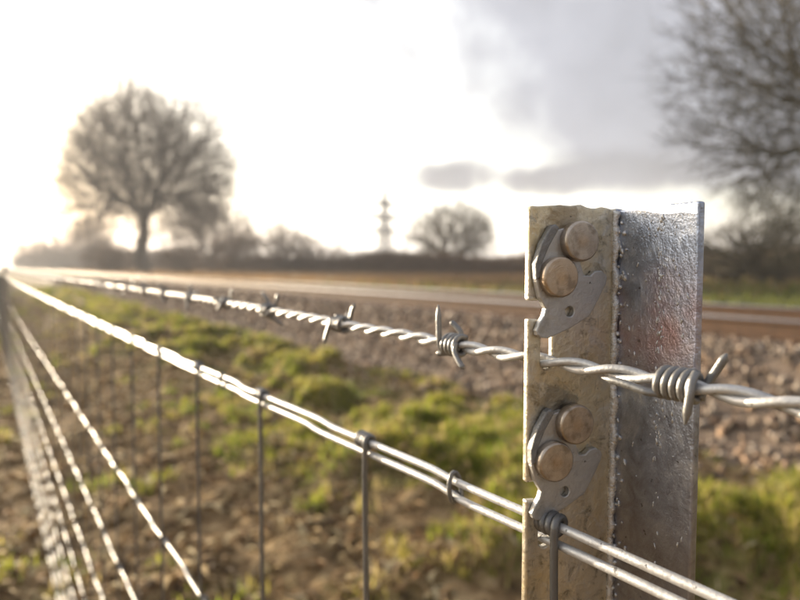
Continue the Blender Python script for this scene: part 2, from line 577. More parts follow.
# ------------------------------------------------------------------ ground
def ground_z(x, y):
    x = np.asarray(x, float); y = np.asarray(y, float)
    z = np.zeros_like(x)
    near = sstep(x, -3.5, -2.0) * (1 - sstep(x, 3.5, 4.0)) * sstep(y, -3, -1) * (1 - sstep(y, 30, 45))
    hum = sstep(fbm(x * 2.3, y * 2.3, 3, 3), 0.42, 0.75)
    green = sstep(x, 1.0, 2.2)
    z = z + near * (0.16 * hum * green * (1 - sstep(x, 3.1, 3.5)) + 0.085 * (fbm(x * 6, y * 6, 3, 9) - 0.45) + 0.03 * (fbm(x * 22, y * 22, 2, 20) - 0.5))
    z = z + 0.25 * sstep(x, 3.9, 7.5)
    z = z + sstep(x, 9, 14) * 0.10 * (fbm(x * 0.6, y * 0.6, 3, 30) - 0.5)
    far = sstep(np.hypot(x, y), 60, 500)
    return z + far * (fbm(x * 0.01, y * 0.01, 2, 40) - 0.5) * 1.2


def graded(a, b, c, d, step):
    """fine steps in [b, c], growing steps out to a and d"""
    mid = np.arange(b, c, step)
    up, s, v = [], step, c
    while v < d: up.append(v); s *= 1.13; v += s
    dn, s, v = [], step, b
    while v > a:
        s *= 1.13; v -= s; dn.append(v)
    return np.concatenate([np.array(dn[::-1]), mid, np.array(up + [d])])


gx = graded(-620, -0.8, 4.2, 900, 0.033)
gy = graded(-500, 0.4, 9.0, 900, 0.04)
GX, GY = np.meshgrid(gx, gy)
GZ = ground_z(GX, GY)
nx, ny = len(gx), len(gy)
idx = np.arange(nx * ny).reshape(ny, nx)
gf = np.stack([idx[:-1, :-1], idx[:-1, 1:], idx[1:, 1:], idx[1:, :-1]], -1).reshape(-1, 4)
ground = link('ground', mesh_np('ground', np.stack([GX, GY, GZ], -1).reshape(-1, 3), gf), MAT_GROUND, smooth_shade=True)
tag(ground, 'rough brown soil and turf beside the railway', 'ground', kind='structure')

# ------------------------------------------------------------------ ballast bed and stones
def ballast_z(x):
    return np.interp(x, [3.35, 3.6, 4.25, 6.9, 7.6, 7.9], [-0.06, 0.06, 0.54, 0.54, 0.28, 0.15])


bx = np.array([3.35, 3.5, 3.7, 3.9, 4.1, 4.25, 4.6, 5.2, 5.9, 6.5, 6.9, 7.2, 7.6, 7.9])
by = graded(-40, 0.0, 6.0, 420, 0.25)
BX, BY = np.meshgrid(bx, by)
BZ = ballast_z(BX) + 0.03 * (fbm(BX * 4, BY * 4, 2, 50) - 0.5)
idx = np.arange(BX.size).reshape(BX.shape)
bf = np.stack([idx[:-1, :-1], idx[:-1, 1:], idx[1:, 1:], idx[1:, :-1]], -1).reshape(-1, 4)
ballast = link('ballast_bed', mesh_np('ballast_bed', np.stack([BX, BY, BZ], -1).reshape(-1, 3), bf), MAT_BALLAST, smooth_shade=True)
tag(ballast, 'brown stone ballast bed under the railway track', 'ballast', kind='structure')


def stone_template(seed):
    r = np.random.default_rng(seed)
    p = r.normal(size=(11, 3)); p /= np.linalg.norm(p, axis=1)[:, None]
    p *= r.uniform(0.75, 1.1, (11, 1)) * np.array([1.0, 0.8, 0.62])
    bm = bmesh.new()
    for q in p: bm.verts.new(q)
    res = bmesh.ops.convex_hull(bm, input=bm.verts)
    bmesh.ops.delete(bm, geom=[v for v in bm.verts if not v.link_faces], context='VERTS')
    bmesh.ops.triangulate(bm, faces=bm.faces)
    bm.verts.index_update()
    V = np.array([v.co[:] for v in bm.verts]); F = np.array([[v.index for v in f.verts] for f in bm.faces])
    bm.free()
    return V, F


ST = [stone_template(s) for s in range(7)]
pal = np.array([(0.24, 0.18, 0.13), (0.33, 0.26, 0.20), (0.16, 0.11, 0.078), (0.42, 0.35, 0.285), (0.10, 0.077, 0.058), (0.28, 0.19, 0.125)])


def stone_spots():
    ys, xs = [], []
    for (y0, y1, dens) in ((0.6, 9, 420), (9, 20, 230), (20, 45, 90)):
        for (x0, x1, k) in ((3.36, 4.78, 1.0), (4.86, 6.2, 0.5), (6.25, 7.0, 0.25)):
            n = int((y1 - y0) * (x1 - x0) * dens * k)
            ys.append(rng.uniform(y0, y1, n)); xs.append(rng.uniform(x0, x1, n))
    # strays that have rolled off the shoulder
    n = 260
    ys.append(rng.uniform(1, 12, n)); xs.append(3.4 - np.abs(rng.normal(0, 0.22, n)))
    return np.concatenate(xs), np.concatenate(ys)


sx, sy = stone_spots()
size = rng.uniform(0.022, 0.046, len(sx)) * (1 + 0.35 * (sy > 9) + 0.5 * (sy > 20))
sz = np.where(sx > 3.36, ballast_z(sx), ground_z(sx, sy)) + size * 0.35
tpl = rng.integers(0, len(ST), len(sx))
eul = rng.uniform(0, 2 * np.pi, (len(sx), 3))
tint = pal[rng.integers(0, len(pal), len(sx))] * rng.uniform(0.75, 1.25, (len(sx), 1))
yaw = R(33.71)
depth = sx * math.sin(yaw) + sy * math.cos(yaw)
side = sx * math.cos(yaw) - sy * math.sin(yaw)
inview = (np.abs(side / depth) < 0.64) & (depth > 0.5)
show = np.where(inview, size / depth, 0)
order = np.argsort(-show)
single = order[:300]
rest = order[300:]
stone_me = []
for k, (V, F) in enumerate(ST):
    for c in range(3):
        me = mesh_np('stone', V, F)
        vcol(me, np.repeat(pal[(k * 3 + c) % 6][None], len(V), 0) * (0.85 + 0.15 * c))
        me.materials.append(MAT_STONE)
        stone_me.append(me)
for i in single:
    o = share('stone', stone_me[tpl[i] * 3 + int(rng.integers(0, 3))], ballast, (sx[i], sy[i], sz[i]))
    o.rotation_euler = eul[i]
    o.scale = (size[i],) * 3


def rot_mats(e):
    cx, cy, cz = np.cos(e).T; s_x, s_y, s_z = np.sin(e).T
    Rm = np.empty((len(e), 3, 3))
    Rm[:, 0] = np.stack([cy * cz, s_x * s_y * cz - cx * s_z, cx * s_y * cz + s_x * s_z], -1)
    Rm[:, 1] = np.stack([cy * s_z, s_x * s_y * s_z + cx * cz, cx * s_y * s_z - s_x * cz], -1)
    Rm[:, 2] = np.stack([-s_y, s_x * cy, cx * cy], -1)
    return Rm


def scatter(templates, which, pos, eu, sc, tints, name, mat, parent):
    VV, FF, CC, n = [], [], [], 0
    for k, (V, F) in enumerate(templates):
        s = np.where(which == k)[0]
        if not len(s): continue
        P = np.einsum('nij,vj->nvi', rot_mats(eu[s]), V) * sc[s][:, None, None] + pos[s][:, None, :]
        VV.append(P.reshape(-1, 3))
        FF.append((np.arange(len(s))[:, None, None] * len(V) + F[None]).reshape(-1, 3) + n)
        CC.append(np.repeat(tints[s], len(V), 0))
        n += len(s) * len(V)
    me = mesh_np(name, np.concatenate(VV), np.concatenate(FF))
    vcol(me, np.concatenate(CC))
    return link(name, me, mat, parent)


o = scatter(ST, tpl[rest], np.stack([sx, sy, sz], -1)[rest], eul[rest], size[rest], tint[rest], 'ballast_stones', MAT_STONE, ballast)
tag(o, kind='stuff')

# ------------------------------------------------------------------ railway track
track = empty('railway_track', (5.54, 0, 0.56))
tag(track, 'rusty railway track with a bright worn rail top on stone ballast', 'railway track')


def rail_mesh():
    prof = [(-.07, 0), (.07, 0), (.07, .012), (.012, .03), (.010, .115), (.035, .125), (.035, .148), (.029, .1545), (.020, .1566), (.010, .1576), (0, .158), (-.010, .1576), (-.020, .1566), (-.029, .1545), (-.035, .148), (-.035, .125), (-.010, .115), (-.012, .03), (-.07, .012)]
    ys = np.concatenate([np.arange(-30, 40, 2.0), np.arange(40, 420, 20.0)])
    n = len(prof)
    V = np.array([[px, yy, pz] for yy in ys for (px, pz) in prof])
    F = []
    for i in range(len(ys) - 1):
        for j in range(n):
            F.append([i * n + j, i * n + (j + 1) % n, (i + 1) * n + (j + 1) % n, (i + 1) * n + j])
    me = mesh_np('rail', V, np.array(F))
    me.materials.append(MAT_RAIL); me.materials.append(MAT_RAILTOP)
    mi = np.array([1 if (k % n) in range(6, 14) else 0 for k in range(len(F))], dtype=np.int32)
    me.polygons.foreach_set('material_index', mi)
    me.polygons.foreach_set('use_smooth', mi.astype(bool))
    return me


rm = rail_mesh()
for dx in (-0.7525, 0.7525):
    share('rail', rm, track, (dx, 0, 0.005))


def box_mesh(name, sx_, sy_, sz_, bev=0.0):
    bm = bmesh.new()
    bmesh.ops.create_cube(bm, size=1)
    bmesh.ops.scale(bm, vec=(sx_, sy_, sz_), verts=bm.verts)
    if bev:
        bmesh.ops.bevel(bm, geom=bm.edges[:], offset=bev, segments=2, affect='EDGES')
    me = bpy.data.meshes.new(name); bm.to_mesh(me); bm.free()
    return me


sl = box_mesh('sleeper', 2.5, 0.25, 0.14, 0.012); sl.materials.append(MAT_SLEEPER)
for k in range(70):
    share('sleeper', sl, track, (0, -1.0 + 0.68 * k, -0.068))

# ------------------------------------------------------------------ grass and litter
def blades(x, y, h, w, lean, az, cols, name, mat, zoff=0.0):
    n = len(x)
    z0 = ground_z(x, y) + zoff
    d = np.stack([np.cos(az), np.sin(az)], -1)
    sdir = np.stack([-np.sin(az), np.cos(az)], -1)
    V = np.zeros((n, 5, 3))
    for k, (t, ww) in enumerate(((0, 1.0), (0.55, 0.8))):
        cx = x + d[:, 0] * lean * h * t ** 2; cy = y + d[:, 1] * lean * h * t ** 2; cz = z0 + h * t * (1 - 0.25 * lean * t)
        for s_, q in ((-1, 0), (1, 1)):
            V[:, 2 * k + q, 0] = cx + s_ * sdir[:, 0] * w * ww * 0.5
            V[:, 2 * k + q, 1] = cy + s_ * sdir[:, 1] * w * ww * 0.5
            V[:, 2 * k + q, 2] = cz
    V[:, 4, 0] = x + d[:, 0] * lean * h; V[:, 4, 1] = y + d[:, 1] * lean * h; V[:, 4, 2] = z0 + h * np.maximum(0.15, 1 - 0.45 * lean)
    T = np.array([[0, 1, 3], [0, 3, 2], [2, 3, 4]])
    F = (np.arange(n)[:, None, None] * 5 + T[None]).reshape(-1, 3)
    me = mesh_np(name, V.reshape(-1, 3), F)
    vcol(me, np.repeat(cols, 5, 0))
    return link(name, me, mat)


def grass_cover(x, y):
    n = fbm(x * 1.5, y * 1.5, 3, 60)
    zone = sstep(x + 1.7 * (n - 0.5), 1.25, 2.1) * (1 - sstep(x, 3.35, 3.7))
    return zone * sstep(fbm(x * 2.3, y * 2.3, 3, 3), 0.49, 0.62) + 0.2 * (fbm(x * 3, y * 3, 2, 70) > 0.62)


# tussocks
NT = 15000
tx = rng.uniform(-0.6, 3.6, NT); ty = 0.6 + rng.random(NT) ** 1.8 * 34
keep = rng.random(NT) < grass_cover(tx, ty)
tx, ty = tx[keep], ty[keep]
nb = 30
bxs = np.repeat(tx, nb) + rng.normal(0, 0.035, len(tx) * nb)
bys = np.repeat(ty, nb) + rng.normal(0, 0.035, len(tx) * nb)
n = len(bxs)
hgt = rng.uniform(0.03, 0.095, n) * np.repeat(rng.uniform(0.7, 1.35, len(tx)), nb)
base_g = np.array([(0.20, 0.25, 0.028), (0.29, 0.30, 0.045), (0.37, 0.32, 0.08), (0.13, 0.18, 0.022), (0.44, 0.35, 0.16)])
tuft_c = rng.choice(5, len(tx), p=[.2, .3, .22, .08, .2])
cols = base_g[np.where(rng.random(n) < 0.75, np.repeat(tuft_c, nb), rng.choice(5, n))] * rng.uniform(0.75, 1.3, (n, 1))
g = blades(bxs, bys, hgt, rng.uniform(0.004, 0.008, n) * (1 + bys / 14), rng.uniform(0.1, 0.9, n), rng.uniform(0, 2 * np.pi, n), cols, 'grass', MAT_BLADE, -0.004)
tag(g, 'short green and yellow grass tussocks growing between fence and ballast', 'grass', kind='stuff')

# dry stalks and leaf litter
NL = 52000
lx = rng.uniform(-0.8, 3.6, NL); ly = 0.6 + rng.random(NL) ** 1.9 * 24
lk = rng.random(NL) < (0.9 - 0.55 * sstep(lx, 1.2, 2.6)) * sstep(fbm(lx * 5, ly * 5, 2, 80), 0.22, 0.62)
lx, ly = lx[lk], ly[lk]
n = len(lx)
lp = np.array([(0.42, 0.30, 0.145), (0.28, 0.18, 0.085), (0.52, 0.42, 0.24), (0.11, 0.07, 0.035), (0.22, 0.12, 0.045)])
cols = lp[rng.choice(5, n, p=[.26, .26, .14, .2, .14])] * rng.uniform(0.7, 1.2, (n, 1))
g = blades(lx, ly, rng.uniform(0.025, 0.075, n), rng.uniform(0.006, 0.034, n) * (1 + ly / 16), rng.uniform(0.9, 2.1, n), rng.uniform(0, 2 * np.pi, n), cols, 'leaf_litter', MAT_LITTER, 0.002)
tag(g, 'dry brown leaf litter and dead stalks strewn over bare soil', 'leaf litter', kind='stuff')

# rough dry grass on the far side of the line
NF = 60000
fx = 8.0 + rng.random(NF) ** 1.6 * 30; fy = rng.uniform(2, 95, NF)
n = NF
dry = np.clip((fy - 9 + 8 * (fbm(fx * .12, fy * .12, 2, 90) - .5)) / 12, 0, 1)
cg = np.array([(0.12, 0.135, 0.032)]); cd = np.array([(0.24, 0.155, 0.08)])
cols = np.where((rng.random(n) < dry)[:, None], cd, cg) * rng.uniform(0.7, 1.3, (n, 1))
g = blades(fx, fy, rng.uniform(0.12, 0.40, n) * (0.5 + 1.1 * dry), rng.uniform(0.03, 0.07, n), rng.uniform(0.1, 0.7, n), rng.uniform(0, 2 * np.pi, n), cols, 'field_grass', MAT_BLADE)
tag(g, 'dry and green grass of the field beyond the railway', 'grass', kind='stuff')


# ------------------------------------------------------------------ trees and bushes
def grow(base, fork, tips, r_tip, seed, twig=0.5, twigs=4, wob=0.06):
    """tips are pulled together into boughs; returns trunk and crown segments"""
    r = np.random.default_rng(seed)
    trunk, segs = [], []
    rad = lambda k: r_tip * k ** 0.40

    def curve(a, b, ra, rb, out, k=3):
        L = np.linalg.norm(b - a)
        pts = [a]
        for q in range(1, k):
            t = q / k
            pts.append(a + (b - a) * t + r.normal(0, wob * L, 3) * np.array([1, 1, 0.6]))
        pts.append(b)
        for q in range(k):
            out.append((pts[q], pts[q + 1], ra + (rb - ra) * q / k, ra + (rb - ra) * (q + 1) / k))

    def split(T0, k, p):
        d = T0 - p
        L0 = np.linalg.norm(d, axis=1)[:, None] + 1e-6
        T = d / L0 * L0.mean() + 0.35 * d          # mostly by direction: boughs fan out
        c = T[r.choice(len(T), k, replace=False)]
        for _ in range(4):
            lab = np.argmin(((T[:, None] - c[None]) ** 2).sum(-1), 1)
            for q in range(k):
                if (lab == q).any(): c[q] = T[lab == q].mean(0)
        return [T0[lab == q] for q in range(k) if (lab == q).any()]

    stack = [(fork, tips, rad(len(tips)))]
    while stack:
        p, T, rp = stack.pop()
        if len(T) == 1:
            curve(p, T[0], rp, r_tip * 0.7, segs, 2)
            d = T[0] - p
            for _ in range(twigs):
                s0 = p + d * r.uniform(0.2, 1.0)
                dd = d / (np.linalg.norm(d) + 1e-6) + r.normal(0, 0.55, 3) + np.array([0, 0, 0.25])
                dd = dd / np.linalg.norm(dd) * twig * r.uniform(0.5, 1.2)
                segs.append((s0, s0 + dd, r_tip * 0.7, r_tip * 0.35))
            continue
        k = 2 if len(T) < 8 else int(r.integers(2, 4))
        parts = split(T, min(k, len(T)), p)
        if len(parts) == 1:
            parts = [T[:len(T) // 2], T[len(T) // 2:]]
        for S_ in parts:
            cen = S_.mean(0)
            f = r.uniform(0.22, 0.42)
            q = p + (cen - p) * f
            rq = rad(len(S_))
            curve(p, q, min(rp, rq * 1.25), rq, segs, 2 if len(S_) < 40 else 3)
            stack.append((q, S_, rq))
    if base is not None:
        rr = rad(len(tips))
        curve(base, fork, rr * 1.25, rr, trunk, 4)
    return trunk, segs


def seg_mesh(name, segs, sides):
    P0 = np.array([s[0] for s in segs]); P1 = np.array([s[1] for s in segs])
    r0 = np.array([s[2] for s in segs]); r1 = np.array([s[3] for s in segs])
    P1 = P1 + (P1 - P0) / (np.linalg.norm(P1 - P0, axis=1)[:, None] + 1e-9) * r1[:, None] * 0.3
    V, F = frusta(P0, P1, r0, r1, sides)
    return mesh_np(name, V, F)


def ellipsoid_tips(n, c, rad, r, hollow=0.5, lump=0.16, zmin=-0.75):
    out = []
    while len(out) < n:
        d = r.normal(size=3); d /= np.linalg.norm(d)
        if d[2] < zmin: continue
        q = r.uniform(hollow ** 3, 1) ** (1 / 3)
        q *= 1 + lump * math.sin(3.1 * math.atan2(d[1], d[0]) + 2.2 * d[2] + c[0]) * 0.7 + r.normal(0, lump * 0.35)
        out.append(np.array(c) + d * q * np.array(rad))
    return np.array(out)


def tree(name, loc, fork_h, c, rad, n, r_tip, seed, label, mat, twig, twigs, group=None, cat='tree', zmin=-0.75, hollow=0.45, wob=0.06):
    r = np.random.default_rng(seed)
    gz = float(ground_z(np.array([loc[0]]), np.array([loc[1]]))[0])
    e = empty(name, (loc[0], loc[1], gz - 0.05))
    T = ellipsoid_tips(n, c, rad, r, zmin=zmin, hollow=hollow)
    trunk, segs = grow(np.array([0, 0, -0.1]), np.array([r.normal(0, .1), r.normal(0, .1), fork_h]), T, r_tip, seed, twig, twigs, wob)
    link('trunk', seg_mesh('trunk', trunk, 8), mat, e, smooth_shade=True)
    link('crown', seg_mesh('crown', segs, 3), mat, e)
    tag(e, label, cat, group)
    return e


def bush(name, loc, h, w, n, seed, label, mat=None, r_tip=0.02, group='bare bushes along the field edge'):
    """several stems from one root"""
    r = np.random.default_rng(seed)
    gz = float(ground_z(np.array([loc[0]]), np.array([loc[1]]))[0])
    e = empty(name, (loc[0], loc[1], gz - 0.05))
    T = ellipsoid_tips(n, (0, 0, h * 0.5), (w * 0.5, w * 0.5, h * 0.52), r, hollow=0.15, zmin=-0.95)
    T[:, 2] = np.maximum(T[:, 2], 0.15)
    ang = np.arctan2(T[:, 1], T[:, 0])
    stems, segs = [], []
    K = 6
    lab = ((ang + np.pi) / (2 * np.pi) * K).astype(int) % K
    for k in range(K):
        S_ = T[lab == k]
        if len(S_) < 2: continue
        root = np.array([math.cos(k) * 0.12 * w, math.sin(k) * 0.12 * w, 0.0])
        fork = root * 1.5 + np.array([0, 0, h * 0.12])
        st, sg = grow(root - np.array([0, 0, 0.1]), fork, S_, r_tip, seed + k, 0.12 * h, 5)
        stems.append(st); segs += sg
    for st in stems: link('stem', seg_mesh('stem', st, 6), mat or MAT_SCRUB, e, smooth_shade=True)
    link('crown', seg_mesh('crown', segs, 3), mat or MAT_SCRUB, e)
    tag(e, label, 'bush', group)
    return e


tree('bare_tree', (12.0, 60.5), 2.7, (0.7, -0.5, 9.4), (8.3, 8.3, 8.2), 10000, 0.0145, 11,
     'tall bare winter tree with a broad domed crown beyond the railway', MAT_BARK, 0.8, 4, zmin=-0.78, hollow=0.12, wob=0.03)
tree('bare_tree', (23.8, 77.9), 2.0, (0, 0, 4.9), (6.4, 6.4, 4.6), 1200, 0.022, 12,
     'smaller pale bare tree standing just behind the tall domed tree', MAT_BARK, 0.8, 4, zmin=-0.8)
tree('bare_tree', (43.8, 54.9), 0.9, (0, 0, 4.5), (5.4, 5.4, 3.9), 1700, 0.021, 13,
     'small round bare tree alone on the skyline beside the pylon', MAT_BARK_OLIVE, 0.6, 4, zmin=-0.85, hollow=0.25, wob=0.035)
tree('bare_tree', (24.4, 7.7), 1.7, (0.0, 0.0, 7.0), (6.8, 6.8, 7.2), 4600, 0.0115, 14,
     'large spreading bare tree with low rising boughs on the green field', MAT_BARK_OLIVE, 0.9, 5, zmin=-0.85, hollow=0.1, wob=0.04)

bush('bare_bush', (20.5, 60.9), 4.8, 6.5, 520, 21, 'brown bare bush at the foot of the tall domed tree')
bush('bare_bush', (25.5, 60.0), 5.6, 7.5, 700, 22, 'highest brown bare bush of the clump beside the tall domed tree')
bush('bare_bush', (30.6, 61.0), 3.9, 7.0, 420, 23, 'low brown bare bush on the pylon side of the clump')
bush('bare_bush', (9.5, 163.0), 7.2, 11.0, 260, 24, 'far bare bush furthest along the line behind the fence', r_tip=0.05)
bush('bare_bush', (12.6, 148.2), 8.6, 11.0, 260, 25, 'far bare bush between the furthest bush and the tall domed tree', r_tip=0.05)
bush('bare_bush', (17.2, 132.8), 11.0, 10.0, 320, 26, 'tall narrow far bare bush close beside the domed tree trunk', r_tip=0.05)
bush('bare_bush', (31.5, 16.0), 3.3, 7.5, 600, 27, 'brown bare bush under the large spreading tree on the field', MAT_BARK_OLIVE)

bush('bare_bush', (9.6, 62.0), 3.4, 5.5, 420, 28, 'brown bare bush against the trunk of the tall domed tree')
bush('bare_bush', (15.6, 61.5), 3.2, 5.0, 380, 29, 'brown bare bush between the tall domed tree trunk and the clump')

# scrub line at the far edge of the field: one continuous mass of twigs
def scrub_line():
    n = 42000
    t = rng.random(n)
    A = np.array([[46, 2], [44, 20], [40, 36], [34, 50], [28, 78], [22, 140], [13, 250]], float)
    seg = np.linspace(0, 1, len(A))
    x = np.interp(t, seg, A[:, 0]) + rng.normal(0, 2.4, n)
    y = np.interp(t, seg, A[:, 1]) + rng.normal(0, 1.6, n)
    h = (1.0 + 2.0 * fbm(x * .22, y * .22, 3, 95)) * rng.uniform(0.5, 1.15, n) * (1 + 1.2 * sstep(y, 70, 160))
    z = ground_z(x, y) - 0.05
    P0 = np.stack([x, y, z], -1)
    az = rng.uniform(0, 2 * np.pi, n); ln = rng.uniform(0, 0.5, n) * h
    P1 = P0 + np.stack([np.cos(az) * ln, np.sin(az) * ln, h], -1)
    w = rng.uniform(0.02, 0.05, n) * (1 + y / 120)
    V, F = frusta(P0, P1, w, w * 0.35, 3)
    o = link('scrub', mesh_np('scrub', V, F), MAT_SCRUB)
    tag(o, 'low brown scrub along the far edge of the field', 'scrub', kind='stuff')


scrub_line()

# ------------------------------------------------------------------ pylon
def pylon():
    e = empty('electricity_pylon', (117.7, 186.0, 0), R(20))
    H_, tb = 28.0, Tubes()
    lv = np.linspace(0, H_, 12)
    wd = lambda z: 2.4 * (1 - z / H_) ** 1.35 + 0.45
    V0, V1, rr = [], [], []
    def seg(a, b, r_): V0.append(a); V1.append(b); rr.append(r_)
    cs = [(-1, -1), (1, -1), (1, 1), (-1, 1)]
    for i in range(11):
        a, b = wd(lv[i]), wd(lv[i + 1])
        for k in range(4):
            c, d = cs[k], cs[(k + 1) % 4]
            seg((c[0] * a, c[1] * a, lv[i]), (c[0] * b, c[1] * b, lv[i + 1]), 0.36)
            seg((c[0] * a, c[1] * a, lv[i]), (d[0] * b, d[1] * b, lv[i + 1]), 0.22)
            seg((d[0] * a, d[1] * a, lv[i]), (c[0] * b, c[1] * b, lv[i + 1]), 0.22)
            seg((c[0] * b, c[1] * b, lv[i + 1]), (d[0] * b, d[1] * b, lv[i + 1]), 0.08)
    V, F = frusta(np.array(V0), np.array(V1), np.array(rr), np.array(rr), 4)
    link('tower', mesh_np('tower', V, F), MAT_PYLON, e)
    for z, L_ in ((13.5, 6.5), (18.3, 9.0), (23.0, 6.0)):
        V0, V1, rr = [], [], []
        w = wd(z)
        for s in (-1, 1):
            for q in (-1, 1):
                seg((0.0, q * w, z), (s * L_, 0, z + 0.3), 0.6)
                seg((0.0, q * w, z + 1.2), (s * L_, 0, z + 0.3), 0.5)
            for q in np.linspace(0.2, 0.85, 4):
                seg((s * L_ * q, 0, z + 0.1), (s * L_ * (q - 0.12), 0, z + 1.9 * (1 - q) + 0.2), 0.08)
            seg((s * L_, 0, z + 0.3), (s * L_, 0, z - 2.2), 0.16)
        V, F = frusta(np.array(V0), np.array(V1), np.array(rr), np.array(rr), 4)
        link('arm', mesh_np('arm', V, F), MAT_PYLON, e)
    tag(e, 'lattice electricity pylon with three cross arms far across the fields', 'pylon')


pylon()

# ------------------------------------------------------------------ fence posts
FX = 0.1614                       # plane of the fence
PX, PY, PHI = FX, 0.1502, R(13)
TOP = CAM_H + 0.021
LINES = [0.308, 0.462, 0.600, 0.720, 0.820, 0.900, 0.970, 1.035]     # line wires, below the eye
mm = 0.001


def prism(bm, poly, y0, y1):
    """poly: (u, z) outline; extruded from local y0 to y1"""
    a = [bm.verts.new((u, y0, z)) for u, z in poly]
    b = [bm.verts.new((u, y1, z)) for u, z in poly]
    bm.faces.new(a); bm.faces.new(b[::-1])
    n_ = len(poly)
    for i in range(n_):
        bm.faces.new((a[(i + 1) % n_], a[i], b[i], b[(i + 1) % n_]))


def post_body(slots, name='angle_bar', bev=0.0007):
    rr = np.random.default_rng(5)
    u0, u1 = -7.6 * mm, 32.0 * mm
    pts = [(u0, -0.35)]
    pts = []
    # left edge upwards with the wire slots cut in from it
    left = [(u0, -0.30)]
    for h in sorted(slots, reverse=True):
        zb = CAM_H - h
        s = 2.3 * mm
        arc = [(s * math.cos(a), zb - 0.2 * mm + s * math.sin(a)) for a in np.linspace(math.pi, 2 * math.pi, 7)]
        left += [(u0, zb + 15.2 * mm), (-3.0 * mm, zb + 14.8 * mm), (-s, zb + 13.4 * mm)] + arc + [(s, zb + 19.5 * mm), (1.2 * mm, zb + 21.2 * mm), (u0, zb + 21.4 * mm)]
    left += [(u0, TOP - 1.6 * mm), (u0 + 0.6 * mm, TOP - 0.5 * mm)]
    top = [(u, TOP + rr.normal(0, 0.22) * mm + (0.5 * mm if 5 * mm < u < 14 * mm else 0)) for u in np.arange(-6.0 * mm, 30 * mm, 2.2 * mm)]
    poly = left + top + [(u1, TOP - 0.2 * mm), (u1, -0.30)]
    bm = bmesh.new()
    prism(bm, poly[::-1], 0.0, 2.8 * mm)
    # the second flange, butted on the inner corner
    rb = [(-36.4 * mm + q * 36.4 * mm / 12, TOP - 0.7 * mm + rr.normal(0, 0.15) * mm) for q in range(13)]
    out = [(-36.4 * mm, -0.30)] + rb[:-1] + [(-0.001 * mm, TOP - 0.7 * mm), (-0.001 * mm, -0.30)]
    a = [bm.verts.new((29.2 * mm, y_, z_)) for y_, z_ in out]
    b = [bm.verts.new((32.0 * mm, y_, z_)) for y_, z_ in out]
    bm.faces.new(a[::-1]); bm.faces.new(b)
    for i in range(len(out)):
        j = (i + 1) % len(out)
        bm.faces.new((a[i], a[j], b[j], b[i]))
    bmesh.ops.recalc_face_normals(bm, faces=bm.faces)
    me = bpy.data.meshes.new(name); bm.to_mesh(me); bm.free()
    return me


post = empty('fence_post', (PX, PY, 0), -PHI)
tag(post, 'galvanised steel angle post with riveted wire clips, carrying barbed wire and netting', 'fence post')
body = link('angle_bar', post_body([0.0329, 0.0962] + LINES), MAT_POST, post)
bv = body.modifiers.new('edge', 'BEVEL'); bv.width = 0.0007; bv.segments = 2; bv.limit_method = 'ANGLE'; bv.angle_limit = R(35)

# run of lumpy zinc down the inner corner
def zinc_bead():
    tb = Tubes(); r = np.random.default_rng(3)
    z = np.arange(0.75, TOP - 0.001, 0.0011)
    n_ = len(z)
    sm = np.convolve(r.normal(0, 1, n_ + 8), np.ones(4) / 4, 'same')[4:-4]
    sm2 = np.convolve(r.normal(0, 1, n_ + 8), np.ones(4) / 4, 'same')[4:-4]
    p = np.stack([28.4 * mm + sm * 0.5 * mm, -0.5 * mm + sm2 * 0.45 * mm, z], -1)
    tb.add(p, np.clip(1.5 * mm + sm * 0.5 * mm, 0.9 * mm, 2.4 * mm), 10)
    for _ in range(70):
        zz = r.uniform(0.95, TOP - 0.004); L_ = r.uniform(0.8, 2.6) * mm
        off = abs(r.normal(0, 2.0)) * mm
        c = np.array([29.0 * mm, -1.0 * mm - off, zz])
        rad = r.uniform(0.35, 0.95) * mm
        k = np.linspace(0, 1, 6)
        tb.add(c + np.outer((k - .5) * L_, [0, 0.25 * r.normal(), 1]), rad * np.sqrt(np.clip(4 * k * (1 - k), 0.04, 1)), 8)
    for _ in range(150):
        zz = TOP - 0.003 - abs(r.normal(0, 0.05)); L_ = r.uniform(0.5, 2.2) * mm
        c = np.array([29.15 * mm, (-21.5 + r.normal(0, 1.1)) * mm if r.random() < .62 else r.uniform(-35, -3) * mm, zz])
        rad = r.uniform(0.15, 0.42) * mm
        k = np.linspace(0, 1, 6)
        tb.add(c + np.outer((k - .5) * L_, [0, 0.3 * r.normal(), 1]), rad * np.sqrt(np.clip(4 * k * (1 - k), 0.04, 1)), 8)
    tb.build('zinc_bead', MAT_BEAD, post)


zinc_bead()

PLATE = [(0.5, 12.2), (-3.0, 7.1), (-6.1, 0.3), (-6.2, -5), (-4.9, -10.2), (-3.4, -12.4), (-2.3, -14.2), (-3.0, -16.6), (-4.9, -19.2), (-6.0, -21.6), (-5.6, -23.2), (-4.2, -24.1), (-1.0, -24.4),
         (7.5, -21.4), (15.8, -17.2), (19.4, -11.4), (22.6, -6.0), (23.0, -4.2), (22.4, -2.6), (20.4, -1.2), (17.6, -1.5), (15.6, -3.0), (13.2, -2.9), (11.5, 1.5), (10.5, 8.0), (6.0, 13.6)]


